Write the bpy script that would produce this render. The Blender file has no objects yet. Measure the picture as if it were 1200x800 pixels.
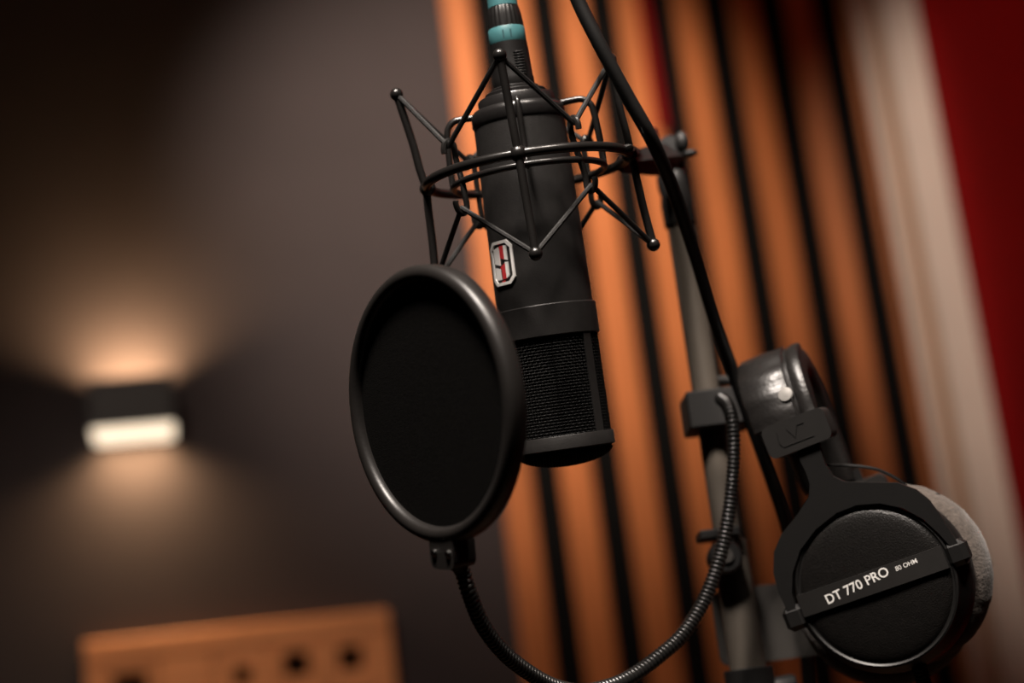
import bpy, math, random
from mathutils import Vector, Matrix, noise
random.seed(7)
rad = math.radians
sin, cos, pi = math.sin, math.cos, math.pi
scene = bpy.context.scene
COL = scene.collection

# ------------------------------------------------------------------ camera
PITCH, ROLL, FPX, CAMZ = rad(13.0), rad(7.25), 2000.0, 1.20
FW = Vector((0, cos(PITCH), sin(PITCH)))
U0 = Vector((0, -sin(PITCH), cos(PITCH)))
R0 = Vector((1, 0, 0))
UP = cos(ROLL) * U0 + sin(ROLL) * R0
RT = cos(ROLL) * R0 - sin(ROLL) * U0
CAM = Vector((0, 0, CAMZ))
cd = bpy.data.cameras.new('camera')
cam = bpy.data.objects.new('camera', cd)
COL.objects.link(cam)
cam.matrix_world = Matrix(((RT.x, UP.x, -FW.x, CAM.x), (RT.y, UP.y, -FW.y, CAM.y), (RT.z, UP.z, -FW.z, CAM.z), (0, 0, 0, 1)))
cd.sensor_width = 36.0
cd.lens = FPX / 1200.0 * 36.0
cd.clip_start = 0.02
cd.dof.use_dof = True
cd.dof.focus_distance = 0.862
cd.dof.aperture_fstop = 0.060 / 0.0178
cd.dof.aperture_blades = 9
scene.camera = cam

# ------------------------------------------------------------------ world, exposure, room lights
w = bpy.data.worlds.new('world'); scene.world = w; w.use_nodes = True
w.node_tree.nodes['Background'].inputs[0].default_value = (0.9, 0.75, 0.65, 1)
w.node_tree.nodes['Background'].inputs[1].default_value = 0.01
vs = scene.view_settings
vs.view_transform = 'Standard'; vs.look = 'None'; vs.gamma = 1.0; vs.exposure = 0.0; vs.use_curve_mapping = False

def look_rot(o, frm, to):
    o.location = frm
    o.rotation_euler = (Vector(to) - Vector(frm)).to_track_quat('-Z', 'Y').to_euler()

def area(name, frm, to, size, power, col):
    l = bpy.data.lights.new(name, 'AREA'); l.shape = 'DISK'; l.size = size; l.energy = power; l.color = col
    o = bpy.data.objects.new(name, l); COL.objects.link(o); look_rot(o, frm, to); return o

def spot(name, frm, to, angle, blend, power, col, soft=0.04):
    l = bpy.data.lights.new(name, 'SPOT'); l.spot_size = rad(angle); l.spot_blend = blend
    l.energy = power; l.color = col; l.shadow_soft_size = soft
    o = bpy.data.objects.new(name, l); COL.objects.link(o); look_rot(o, frm, to); return o

# the slat wall's own ceiling spotlight, the overhead booth lamp, and added unseen fill spots
spot('ceiling_spot_slats', (-0.06, 1.45, 2.86), (-0.02, 2.97, 2.18), 44, 1.0, 205, (1.0, 0.81, 0.66), 0.05)
spot('fill_spot_corner', (1.20, 1.55, 2.86), (1.20, 3.05, 2.08), 44, 0.7, 100, (1.0, 0.83, 0.70), 0.05)  # added fill, brightens the cream trim and red wall
spot('ceiling_spot_booth', (-0.15, 0.02, 2.84), (0.08, 0.90, 1.38), 36, 0.8, 330, (1.0, 0.89, 0.80), 0.18)
spot('fill_spot_side', (0.50, -0.05, 2.84), (0.25, 0.95, 1.28), 28, 0.8, 110, (1.0, 0.87, 0.76), 0.14)  # unseen fill, placed to lighten the stand tube and headphones
spot('fill_spot_left_wall', (-0.55, 0.9, 2.86), (-0.42, 2.88, 1.15), 46, 1.0, 80, (1.0, 0.80, 0.66), 0.10)  # added soft fill for the lower left wall and wooden panel

# ------------------------------------------------------------------ pixel helpers (camera ray at a chosen depth / on a plane)
def ray(px, py):
    return FW + (px - 600) / FPX * RT + (400 - py) / FPX * UP

def at(px, py, d):
    return CAM + ray(px, py) * d

def on_plane(px, py, P0, n):
    r = ray(px, py)
    return CAM + r * ((P0 - CAM).dot(n) / r.dot(n))

# ------------------------------------------------------------------ materials
MATS = {}
def mat(name, col, rough=0.5, metal=0.0, var=0.0, vscale=30.0, bump=0.0, bscale=200.0, spec=0.5, stretch=None, emit=None, estr=0.0, sheen=0.0, coat=0.0, obj_rand=0.0):
    m = bpy.data.materials.new(name); m.use_nodes = True
    nt = m.node_tree; b = nt.nodes['Principled BSDF']
    b.inputs['Base Color'].default_value = (*col, 1); b.inputs['Roughness'].default_value = rough
    b.inputs['Metallic'].default_value = metal; b.inputs['Specular IOR Level'].default_value = spec
    if sheen: b.inputs['Sheen Weight'].default_value = sheen; b.inputs['Sheen Roughness'].default_value = 0.5
    if coat: b.inputs['Coat Weight'].default_value = coat; b.inputs['Coat Roughness'].default_value = 0.25
    if emit: b.inputs['Emission Color'].default_value = (*emit, 1); b.inputs['Emission Strength'].default_value = estr
    tc = nt.nodes.new('ShaderNodeTexCoord'); src = tc.outputs['Object']
    if stretch:
        mp = nt.nodes.new('ShaderNodeMapping'); mp.inputs['Scale'].default_value = stretch
        nt.links.new(src, mp.inputs['Vector']); src = mp.outputs['Vector']
    if obj_rand:
        oi = nt.nodes.new('ShaderNodeObjectInfo')
        ad = nt.nodes.new('ShaderNodeVectorMath'); ad.operation = 'MULTIPLY_ADD'
        cx = nt.nodes.new('ShaderNodeCombineXYZ')
        for k in range(3): nt.links.new(oi.outputs['Random'], cx.inputs[k])
        nt.links.new(cx.outputs[0], ad.inputs[0]); ad.inputs[1].default_value = (9, 9, 9)
        nt.links.new(src, ad.inputs[2]); src = ad.outputs[0]
    if var:
        nz = nt.nodes.new('ShaderNodeTexNoise'); nz.inputs['Scale'].default_value = vscale; nz.inputs['Detail'].default_value = 4
        nt.links.new(src, nz.inputs['Vector'])
        rp = nt.nodes.new('ShaderNodeValToRGB')
        rp.color_ramp.elements[0].position = 0.3; rp.color_ramp.elements[1].position = 0.7
        rp.color_ramp.elements[0].color = (*[c * (1 - var) for c in col], 1)
        rp.color_ramp.elements[1].color = (*[min(1, c * (1 + var)) for c in col], 1)
        nt.links.new(nz.outputs['Fac'], rp.inputs[0]); out = rp.outputs[0]
        if obj_rand:
            hs = nt.nodes.new('ShaderNodeHueSaturation')
            mr = nt.nodes.new('ShaderNodeMapRange'); mr.inputs['To Min'].default_value = 1 - obj_rand; mr.inputs['To Max'].default_value = 1 + obj_rand
            nt.links.new(oi.outputs['Random'], mr.inputs['Value']); nt.links.new(mr.outputs[0], hs.inputs['Value'])
            nt.links.new(out, hs.inputs['Color']); out = hs.outputs[0]
        nt.links.new(out, b.inputs['Base Color'])
    if bump:
        n2 = nt.nodes.new('ShaderNodeTexNoise'); n2.inputs['Scale'].default_value = bscale; n2.inputs['Detail'].default_value = 3
        nt.links.new(src, n2.inputs['Vector'])
        bp = nt.nodes.new('ShaderNodeBump'); bp.inputs['Strength'].default_value = bump; bp.inputs['Distance'].default_value = 0.001
        nt.links.new(n2.outputs['Fac'], bp.inputs['Height']); nt.links.new(bp.outputs[0], b.inputs['Normal'])
    MATS[name] = m
    return m

mat('grey_paint', (0.0430, 0.0340, 0.0355), 0.75, var=0.06, vscale=6, bump=0.1, bscale=120, spec=0.25)
mat('wood_slat', (0.58, 0.190, 0.060), 0.55, var=0.16, vscale=5, stretch=(9, 9, 0.7), bump=0.15, bscale=40, spec=0.3, obj_rand=0.06)
mat('black_felt', (0.006, 0.006, 0.006), 0.95, var=0.2, vscale=60, spec=0.1)
mat('red_felt', (0.22, 0.006, 0.006), 0.9, var=0.1, vscale=60, spec=0.1)
mat('cream_paint', (0.74, 0.63, 0.54), 0.6, var=0.04, vscale=8, spec=0.3)
mat('tan_wood', (0.52, 0.32, 0.20), 0.6, var=0.08, vscale=5, stretch=(8, 8, 0.8), spec=0.3)
mat('red_paint', (0.66, 0.014, 0.020), 0.85, var=0.05, vscale=4, spec=0.08)
mat('floor_wood', (0.12, 0.07, 0.04), 0.5, var=0.2, vscale=4, stretch=(1, 8, 1))
mat('ceiling_paint', (0.10, 0.09, 0.085), 0.8, var=0.05, vscale=5)
mat('dark_paint', (0.05, 0.045, 0.045), 0.8, var=0.05, vscale=5)
mat('panel_wood', (0.85, 0.36, 0.15), 0.55, var=0.14, vscale=5, stretch=(1.2, 8, 8), spec=0.3, obj_rand=0.05)
mat('panel_dark', (0.02, 0.012, 0.008), 0.9, var=0.2, vscale=30, spec=0.1)
mat('lamp_black', (0.012, 0.011, 0.011), 0.5, var=0.1, vscale=30)
mat('lamp_glass', (0.9, 0.8, 0.7), 0.4, var=0.02, emit=(1.0, 0.82, 0.60), estr=1.5)
mat('mic_black', (0.0185, 0.0172, 0.0165), 0.42, var=0.12, vscale=300, bump=0.12, bscale=1400, spec=0.45)
mat('mic_satin', (0.013, 0.012, 0.0118), 0.30, var=0.08, vscale=200, bump=0.04, bscale=900, spec=0.5)
mat('grille_black', (0.0032, 0.0030, 0.0029), 0.65, spec=0.14, var=0.1, vscale=200)
mat('inner_black', (0.003, 0.003, 0.003), 0.9, var=0.1, vscale=50, spec=0.1)
mat('wire_black', (0.011, 0.0100, 0.0094), 0.28, var=0.1, vscale=200, bump=0.05, bscale=500, spec=0.6)
mat('cord_black', (0.008, 0.0074, 0.007), 0.55, var=0.15, vscale=900, bump=0.35, bscale=2500, spec=0.4)
mat('chrome', (0.75, 0.74, 0.72), 0.16, metal=1.0, var=0.05, vscale=300)
mat('badge_silver', (0.93, 0.91, 0.88), 0.22, metal=0.15, var=0.05, vscale=300)
mat('snap_metal', (0.62, 0.60, 0.57), 0.25, metal=0.6, var=0.05, vscale=300)
mat('badge_red', (0.62, 0.045, 0.05), 0.3, metal=0.2, var=0.08, vscale=400)
mat('plug_black', (0.009, 0.0083, 0.008), 0.36, var=0.1, vscale=150, bump=0.05, bscale=800)
mat('teal_ring', (0.058, 0.185, 0.20), 0.45, var=0.08, vscale=200)
mat('teal_dark', (0.02, 0.07, 0.08), 0.5, var=0.05, vscale=200)
mat('rubber_cable', (0.0072, 0.0066, 0.0063), 0.48, var=0.15, vscale=60, bump=0.06, bscale=600)
mat('pop_plastic', (0.0145, 0.0128, 0.0118), 0.38, var=0.1, vscale=80, bump=0.05, bscale=600, spec=0.45)
mat('pop_fabric', (0.0042, 0.0039, 0.0036), 0.95, var=0.35, vscale=700, bump=0.3, bscale=1800, spec=0.05)
mat('goose_black', (0.012, 0.0115, 0.011), 0.28, var=0.1, vscale=300, spec=0.6)
mat('stand_grey', (0.130, 0.110, 0.090), 0.45, metal=0.25, var=0.12, vscale=25, stretch=(3, 3, 0.6))
mat('stand_black', (0.0085, 0.0078, 0.0075), 0.5, var=0.12, vscale=60, bump=0.06, bscale=500)
mat('plate_grey', (0.060, 0.055, 0.050), 0.5, var=0.1, vscale=40)
mat('leather', (0.011, 0.0098, 0.0092), 0.38, var=0.2, vscale=120, bump=0.22, bscale=420, spec=0.6)
mat('hp_plastic', (0.0050, 0.0046, 0.0043), 0.47, var=0.08, vscale=120, bump=0.04, bscale=900)
mat('hp_strip', (0.014, 0.013, 0.0122), 0.45, var=0.08, vscale=120, bump=0.04, bscale=900)
mat('hp_grain', (0.0055, 0.0048, 0.0043), 0.36, var=0.2, vscale=250, bump=0.30, bscale=1300, spec=0.5)
mat('velour', (0.085, 0.070, 0.060), 0.95, var=0.30, vscale=420, bump=0.6, bscale=700, spec=0.1, sheen=0.25)
mat('print_white', (0.80, 0.79, 0.76), 0.6, var=0.03, vscale=100)

# ------------------------------------------------------------------ mesh building
WM = {}                                    # world matrix of every root empty
def tag(o, label=None, cat=None, group=None, kind=None):
    if label: o['label'] = label
    if cat: o['category'] = cat
    if group: o['group'] = group
    if kind: o['kind'] = kind
    return o

def empty(name, M, label, cat, group=None):
    o = bpy.data.objects.new(name, None); COL.objects.link(o)
    o.empty_display_size = 0.02
    o.matrix_world = M; WM[o] = M
    return tag(o, label, cat, group)

def frame(O, x, y, z):
    return Matrix(((x.x, y.x, z.x, O.x), (x.y, y.y, z.y, O.y), (x.z, y.z, z.z, O.z), (0, 0, 0, 1)))

def catmull(P, n=8):
    P = [Vector(p) for p in P]; out = []
    for i in range(len(P) - 1):
        p0 = P[i - 1] if i else 2 * P[0] - P[1]
        p1, p2 = P[i], P[i + 1]
        p3 = P[i + 2] if i + 2 < len(P) else 2 * P[-1] - P[-2]
        for k in range(n):
            t = k / n
            out.append(0.5 * ((2 * p1) + (p2 - p0) * t + (2 * p0 - 5 * p1 + 4 * p2 - p3) * t * t + (3 * p1 - p0 - 3 * p2 + p3) * t ** 3))
    out.append(P[-1]); return out

def resample(P, step):
    P = [Vector(p) for p in P]; out = [P[0].copy()]; acc = 0.0
    for a, b in zip(P, P[1:]):
        L = (b - a).length
        if L < 1e-12: continue
        while acc + L >= step:
            t = (step - acc) / L; a = a + (b - a) * t; out.append(a.copy()); L = (b - a).length; acc = 0.0
            if L < 1e-12: break
        acc += L
    return out

class MB:
    def __init__(s): s.v = []; s.f = []
    def add(s, vs, fs):
        n = len(s.v); s.v += [Vector(p) for p in vs]; s.f += [tuple(i + n for i in f) for f in fs]; return s
    def box(s, c, size, M=None, bev=0.0):
        hx, hy, hz = [d / 2 for d in size]; c = Vector(c); b = min(bev, hx * .99, hy * .99, hz * .99)
        if b <= 0:
            vs = [Vector((x, y, z)) for x in (-hx, hx) for y in (-hy, hy) for z in (-hz, hz)]
            fs = [(0, 1, 3, 2), (4, 6, 7, 5), (0, 4, 5, 1), (2, 3, 7, 6), (0, 2, 6, 4), (1, 5, 7, 3)]
        else:
            vs = []; idx = {}
            for ix in (-1, 1):
                for iy in (-1, 1):
                    for iz in (-1, 1):
                        for ax in range(3):
                            p = [ix * hx, iy * hy, iz * hz]
                            for q in range(3):
                                if q != ax: p[q] -= (ix, iy, iz)[q] * b
                            idx[(ix, iy, iz, ax)] = len(vs); vs.append(Vector(p))
            fs = []
            g = lambda sg, ax: idx[(*sg, ax)]
            for ax in range(3):
                o1, o2 = (ax + 1) % 3, (ax + 2) % 3
                for sgn in (-1, 1):
                    q = []
                    for a, bb in ((-1, -1), (1, -1), (1, 1), (-1, 1)):
                        t = [0, 0, 0]; t[ax] = sgn; t[o1] = a; t[o2] = bb; q.append(g(t, ax))
                    fs.append(tuple(q if sgn > 0 else q[::-1]))
            for ax in range(3):
                o1, o2 = (ax + 1) % 3, (ax + 2) % 3
                for a in (-1, 1):
                    for bb in (-1, 1):
                        t0 = [0, 0, 0]; t1 = [0, 0, 0]
                        t0[ax] = -1; t1[ax] = 1
                        for t in (t0, t1): t[o1] = a; t[o2] = bb
                        q = [g(t0, o1), g(t1, o1), g(t1, o2), g(t0, o2)]
                        fs.append(tuple(q if a * bb < 0 else q[::-1]))
            for sg in [(a, bb, d) for a in (-1, 1) for bb in (-1, 1) for d in (-1, 1)]:
                q = [g(sg, 0), g(sg, 1), g(sg, 2)]
                fs.append(tuple(q if sg[0] * sg[1] * sg[2] > 0 else q[::-1]))
        if M: vs = [M @ p for p in vs]
        return s.add([p + c for p in vs], fs)
    def tube(s, P, r, n=12, cap=True):
        P = [Vector(p) for p in P]; m = len(P)
        rr = r if callable(r) else (lambda i: r)
        T = [(P[min(i + 1, m - 1)] - P[max(i - 1, 0)]).normalized() for i in range(m)]
        a = Vector((0, 0, 1)) if abs(T[0].z) < 0.9 else Vector((1, 0, 0))
        x = T[0].cross(a).normalized(); vs = []
        for i in range(m):
            x = (x - T[i] * x.dot(T[i])).normalized(); y = T[i].cross(x)
            for k in range(n):
                t = 2 * pi * k / n; vs.append(P[i] + (x * cos(t) + y * sin(t)) * rr(i))
        fs = [(i * n + k, i * n + (k + 1) % n, (i + 1) * n + (k + 1) % n, (i + 1) * n + k) for i in range(m - 1) for k in range(n)]
        if cap: fs += [tuple(range(n))[::-1], tuple((m - 1) * n + k for k in range(n))]
        return s.add(vs, fs)
    def lathe(s, prof, n=48, M=None, a0=0.0, close=False):
        """prof: (r, z) pairs around local Z; r=0 ends are capped"""
        m = len(prof)
        vs = [Vector((r * cos(2 * pi * k / n + a0), r * sin(2 * pi * k / n + a0), z)) for r, z in prof for k in range(n)]
        if M: vs = [M @ p for p in vs]
        fs = [(i * n + k, i * n + (k + 1) % n, (i + 1) * n + (k + 1) % n, (i + 1) * n + k) for i in range(m - 1) for k in range(n)]
        if close: fs += [((m - 1) * n + k, (m - 1) * n + (k + 1) % n, (k + 1) % n, k) for k in range(n)]
        else: fs += [tuple(range(n))[::-1], tuple((m - 1) * n + k for k in range(n))]
        return s.add(vs, fs)
    def ball(s, c, r, n=14, sc=(1, 1, 1)):
        h = n // 2; prof = [(max(1e-6, r * sin(pi * i / h)), -r * cos(pi * i / h)) for i in range(h + 1)]
        M = Matrix.Translation(Vector(c)) @ Matrix.Diagonal((*sc, 1))
        return s.lathe(prof, n, M)
    def torus(s, R, r, z=0, n=96, m=12, sq=1.0):
        vs = []; fs = []
        for i in range(n):
            a = 2 * pi * i / n
            for k in range(m):
                b = 2 * pi * k / m; q = R + r * cos(b); vs.append((q * cos(a), q * sin(a), z + r * sin(b) * sq))
        for i in range(n):
            for k in range(m):
                fs.append((i * m + k, ((i + 1) % n) * m + k, ((i + 1) % n) * m + (k + 1) % m, i * m + (k + 1) % m))
        return s.add(vs, fs)
    def prism(s, poly, f0, f1):
        """poly: 2-D outline; f0/f1 map (a, b) to back and front 3-D points"""
        n = len(poly); vs = [f0(*p) for p in poly] + [f1(*p) for p in poly]
        fs = [tuple(range(n))[::-1], tuple(range(n, 2 * n))] + [(i, (i + 1) % n, n + (i + 1) % n, n + i) for i in range(n)]
        return s.add(vs, fs)
    def strip(s, A, B, f0, f1):
        """quad strip between two matching outlines A and B, with thickness"""
        n = len(A)
        vs = [f0(*p) for p in A] + [f0(*p) for p in B] + [f1(*p) for p in A] + [f1(*p) for p in B]
        fs = []
        for i in range(n - 1):
            fs += [(i, n + i, n + i + 1, i + 1), (2 * n + i, 2 * n + i + 1, 3 * n + i + 1, 3 * n + i),
                   (i, i + 1, 2 * n + i + 1, 2 * n + i), (n + i, 3 * n + i, 3 * n + i + 1, n + i + 1)]
        fs += [(0, 2 * n, 3 * n, n), (n - 1, 2 * n - 1, 4 * n - 1, 3 * n - 1)]
        return s.add(vs, fs)
    def mesh(s, name, material, smooth=True, ang=38):
        me = bpy.data.meshes.new(name); me.from_pydata([tuple(p) for p in s.v], [], s.f); me.update()
        me.validate()
        import bmesh
        bm = bmesh.new(); bm.from_mesh(me); bmesh.ops.recalc_face_normals(bm, faces=bm.faces); bm.to_mesh(me); bm.free()
        me.materials.append(MATS[material])
        if smooth: me.shade_smooth(); me.set_sharp_from_angle(angle=rad(ang))
        return me
    def build(s, name, material, parent=None, world=False, root=None, smooth=True, ang=38):
        if world and parent is not None:
            r = parent
            while r.parent: r = r.parent
            Mi = WM[r].inverted(); s.v = [Mi @ p for p in s.v]
        o = bpy.data.objects.new(name, s.mesh(name, material, smooth, ang)); COL.objects.link(o)
        if parent is not None: o.parent = parent
        return o

def clone(o, parent, loc=None):
    c = o.copy(); COL.objects.link(c); c.parent = parent
    if loc is not None: c.location = loc
    return c

def text_mesh(txt, size, bold=0.0):
    cu = bpy.data.curves.new('lettering', 'FONT'); cu.body = txt; cu.size = size; cu.offset = bold; cu.resolution_u = 4
    ob = bpy.data.objects.new('lettering_source', cu); COL.objects.link(ob)
    bpy.context.view_layer.update()
    me = bpy.data.meshes.new_from_object(ob.evaluated_get(bpy.context.evaluated_depsgraph_get()))
    bpy.data.objects.remove(ob); bpy.data.curves.remove(cu)
    return me

# ================================================================== ROOM
YAW = rad(12.0); WALL_D = 3.0; CEIL = 2.9
E = Vector((cos(YAW), sin(YAW), 0)); N = Vector((sin(YAW), -cos(YAW), 0)); Z = Vector((0, 0, 1))
W0 = Vector((0, WALL_D, 0))                # point of the slats' front plane
def wall(s, out, z): return W0 + E * s + N * out + Z * z
def wall_px(px, py, out=0.0):
    p = on_plane(px, py, W0 + N * out, N); return (p - W0).dot(E), p.z
ROOT_WALL = frame(W0, E, -N, Z)            # local: x along the wall, y into it, z up

def wall_thing(name, mats, boxes, parent=None, kind=None, bev=0.0):
    m = MB()
    for (s0, s1, o0, o1, z0, z1) in boxes:
        m.box(((s0 + s1) / 2, -(o0 + o1) / 2, (z0 + z1) / 2), (s1 - s0, abs(o1 - o0), z1 - z0), bev=bev)
    ob = m.build(name, mats, parent, smooth=False)
    if parent is None: ob.matrix_world = ROOT_WALL; WM[ob] = ROOT_WALL
    if kind: ob['kind'] = kind
    return ob

S_COR = 0.899
SLAT_T, BACK = 0.010, -0.020
m = MB().box((0, 0.3, -0.05), (6.4, 6.8, 0.1)); fl = m.build('floor', 'floor_wood', smooth=False); fl.location.z = 0; tag(fl, 'brown wooden studio floor', None, None, 'structure')
m = MB().box((0, 0.3, CEIL + 0.05), (6.4, 6.8, 0.1)); ce = m.build('ceiling', 'ceiling_paint', smooth=False); tag(ce, 'dark painted studio ceiling', None, None, 'structure')
wb = wall_thing('wall_back', 'grey_paint', [(-2.6, S_COR + 0.12, BACK - 0.12, BACK, 0.0, CEIL)], kind='structure')
wb['label'] = 'dark grey painted wall behind the microphone'
# red wall turning towards the camera from the corner
cr = wall(S_COR, 0, 0)
Mr = frame(cr + N * BACK, -N, -E, Z)
m = MB().box((-1.9 - 0.06, -0.06, CEIL / 2), (3.92, 0.12, CEIL)); wr = m.build('wall_right', 'red_paint', smooth=False); wr.matrix_world = Mr; tag(wr, 'deep red painted side wall beyond the cream trim', None, None, 'structure')
cl = wall(-2.5, BACK, 0)
Ml = frame(cl, -N, -E, Z)
m = MB().box((-1.9, 0.06, CEIL / 2), (3.9, 0.12, CEIL)); wl = m.build('wall_left', 'dark_paint', smooth=False); wl.matrix_world = Ml; tag(wl, 'dark painted side wall', None, None, 'structure')
m = MB().box((-0.6, 3.68, CEIL / 2), (5.2, 0.12, CEIL)); wf = m.build('wall_front', 'dark_paint', smooth=False); wf.matrix_world = frame(W0, E, N, Z); tag(wf, 'dark wall at the far end of the studio', None, None, 'structure')

# slatted wood panel: every slat its own piece on a black felt backing
PITCH_S, GAP0, GAPW = 0.1140, 0.0300, 0.055
sl_root = wall_thing('trim_1', 'black_felt', [(-0.046, 0.762, BACK, -SLAT_T + 0.004, 0.0, CEIL)], kind='structure')
sl_root['label'] = 'black felt backing board behind the wooden slats'
def slat_mesh(wd):
    return MB().box((0, SLAT_T / 2, CEIL / 2), (wd, SLAT_T - 0.002, CEIL - 0.004), bev=0.003).mesh('wood_slat', 'wood_slat', smooth=False)
std = slat_mesh(PITCH_S - GAPW)
edges = [(-0.050, GAP0 - GAPW / 2 + 0.002)] + [(GAP0 + i * PITCH_S + GAPW / 2, GAP0 + (i + 1) * PITCH_S - GAPW / 2) for i in range(6)] + [(GAP0 + 6 * PITCH_S + GAPW / 2, 0.757)]
for i, (a, b) in enumerate(edges):
    me = std if 0 < i < 7 else slat_mesh(b - a)
    o = bpy.data.objects.new('wood_slat', me); COL.objects.link(o); o.parent = sl_root; o.location = ((a + b) / 2, 0, 0)
g3 = GAP0 + 3 * PITCH_S
wall_thing('red_strip', 'red_felt', [(g3 - GAPW / 2 - 0.016, g3 - GAPW / 2 + 0.006, 0.0005, 0.004, 2.28, CEIL - 0.02)], sl_root)
# cream and tan upright trim between slats and red wall
t = wall_thing('trim_2', 'cream_paint', [(0.760, 0.787, BACK, 0.014, 0, CEIL)], kind='structure', bev=0.003); t['label'] = 'narrow cream painted upright beside the last wooden slat'
t = wall_thing('trim_3', 'tan_wood', [(0.787, 0.814, BACK, 0.006, 0, CEIL)], kind='structure', bev=0.003); t['label'] = 'tan wooden upright between two cream uprights'
t = wall_thing('trim_4', 'cream_paint', [(0.814, S_COR - 0.003, BACK, 0.016, 0, CEIL)], kind='structure', bev=0.004); t['label'] = 'wide cream painted upright beside the red wall'

# ================================================================== WALL LAMP
ls, lz = wall_px(153, 467, 0.10)
lamp = empty('wall_lamp', frame(wall(ls, BACK, lz), E, -N, Z), 'black box wall lamp throwing warm light up and down the grey wall', 'lamp')
LW, LD, LH = 0.142, 0.105, 0.085
m = MB()
tk = 0.004
for sx in (-1, 1): m.box((sx * (LW - tk) / 2, -LD / 2, 0), (tk, LD, LH), bev=0.001)
m.box((0, -LD + tk / 2, 0), (LW - 2 * tk, tk, LH), bev=0.001)
m.box((0, -tk / 2, 0), (LW - 2 * tk, tk, LH), bev=0.001)
m.box((0, -LD / 2, 0), (LW - 2 * tk, LD - 2 * tk, 0.012))
m.build('lamp_housing', 'lamp_black', lamp, smooth=False)
for sgn, zc in ((-1, -LH / 2 - 0.003), (1, LH / 2 - 0.014)):
    g = MB().box((0, -LD / 2, zc), (LW - 2 * tk - 0.001, LD - 2 * tk - 0.001, 0.012), bev=0.003).build('diffuser_glass', 'lamp_glass', lamp, smooth=False)
    g['label'] = 'glowing frosted glass diffuser'
    l = bpy.data.lights.new('wall_lamp_light', 'AREA'); l.shape = 'RECTANGLE'; l.size = LW - 0.02; l.size_y = LD - 0.02; l.energy = 3.4 if sgn > 0 else 1.75; l.color = (1.0, 0.63, 0.33); l.spread = rad(150)
    lo = bpy.data.objects.new('wall_lamp_light', l); COL.objects.link(lo)
    lo.matrix_world = WM[lamp] @ Matrix.Translation((0, -LD / 2, zc + sgn * 0.008)) @ Matrix.Rotation(pi if sgn > 0 else 0, 4, 'X')

# ================================================================== WOODEN WALL PANEL (bottom left)
PO = 0.02
sL, zL = wall_px(97, 757, PO); sR, zR = wall_px(455, 709, PO)
zt = (zL + zR) / 2; PW = sR - sL; PH = 0.46
pn = empty('slotted_panel', frame(wall((sL + sR) / 2, BACK, zt - PH), E, -N, Z), 'orange wooden panel with square dark openings hung on the grey wall', 'panel')
T = PO - BACK
fw_ = 0.035
MB().box((0, -0.006, PH / 2), (PW - 0.02, 0.010, PH - 0.02)).build('back_board', 'panel_dark', pn, smooth=False)
MB().box((0, -T / 2, PH - fw_ / 2), (PW, T, fw_), bev=0.003).build('top_rail', 'panel_wood', pn, smooth=False)
MB().box((0, -T / 2, fw_ / 2), (PW, T, fw_), bev=0.003).build('bottom_rail', 'panel_wood', pn, smooth=False)
for sx in (-1, 1):
    MB().box((sx * (PW - 0.026) / 2, -T / 2, PH / 2), (0.026, T - 0.002, PH - 2 * fw_), bev=0.003).build('side_rail', 'panel_wood', pn, smooth=False)
cols = 5; iw = PW - 0.052; cw = iw / cols; rows = 4; ch = (PH - 2 * fw_) / rows
random.seed(3)
hole = {(0, 0): 0.052, (1, 0): 0.0, (2, 0): 0.030, (3, 0): 0.042, (4, 0): 0.040}
for c in range(cols):
    for r in range(rows):
        x = -iw / 2 + (c + .5) * cw; zc = PH - fw_ - (r + .5) * ch
        hz = hole.get((c, r), random.choice([0, 0.03, 0.045]))
        dep = T * random.uniform(0.93, 0.98)
        m = MB()
        if hz == 0:
            m.box((x, -dep / 2, zc), (cw - 0.002, dep, ch - 0.002), bev=0.002)
        else:                                  # block pierced by a square opening
            hx = hz * 1.05; k1 = (cw - 0.002 - hx) / 2; k2 = (ch - 0.002 - hz) / 2
            off = 0.010 if c in (3, 4) else 0.0
            for sg in (-1, 1):
                m.box((x + sg * (hx + k1) / 2, -dep / 2, zc), (k1, dep, ch - 0.002), bev=0.002)
                kk = max(0.004, k2 - sg * off); m.box((x, -dep / 2, zc + sg * ((ch - 0.002) / 2 - kk / 2)), (hx, dep, kk), bev=0.001)
        m.build('wood_block', 'panel_wood', pn, smooth=False)

# ================================================================== MICROPHONE
MD = 0.908; PPM = FPX / MD                       # pixels per metre at the microphone
def tilt_frame(px, py, d, alpha, tau, spin=0.0):
    x = cos(alpha) * RT + sin(alpha) * UP
    z = (cos(tau) * (-sin(alpha) * RT + cos(alpha) * UP) + sin(tau) * FW).normalized()
    y = z.cross(x).normalized()
    M = frame(at(px, py, d), x, y, z)
    return M @ Matrix.Rotation(spin, 4, 'Z')
def mm(*a): return tuple(v / 1000 for v in a)
MIC = tilt_frame(616.5, 201, MD, rad(7.9), rad(3.6))
mic = empty('studio_microphone', MIC, 'black cylindrical studio microphone hanging upside down in the wire cradle', 'microphone')
def lat(prof, n=64): return MB().lathe([(r / 1000, z / 1000) for r, z in prof], n)
RB = lambda z: 24.45 + (27 - z) / 100 * 1.25      # body radius (mm) at height z (mm)
lat([(16.0, 43.0), (16.5, 42.4), (16.5, 40.0), (20.0, 40.0), (20.6, 39.2), (20.6, 34.4), (23.4, 34.2), (24.9, 32.6), (25.2, 31.0), (25.2, 26.4), (24.7, 25.6), (RB(25), 25.4)]).build('end_cap', 'mic_satin', mic)
lat([(12.6, 45.2), (13.2, 44.6), (13.2, 42.6)], 48).build('connector_socket', 'mic_satin', mic)
body = lat([(RB(25.6), 25.7)] + [(RB(z), z) for z in (10, -10, -30, -50, -70)] + [(RB(-73), -73.4)]).build('body_tube', 'mic_black', mic)
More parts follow.
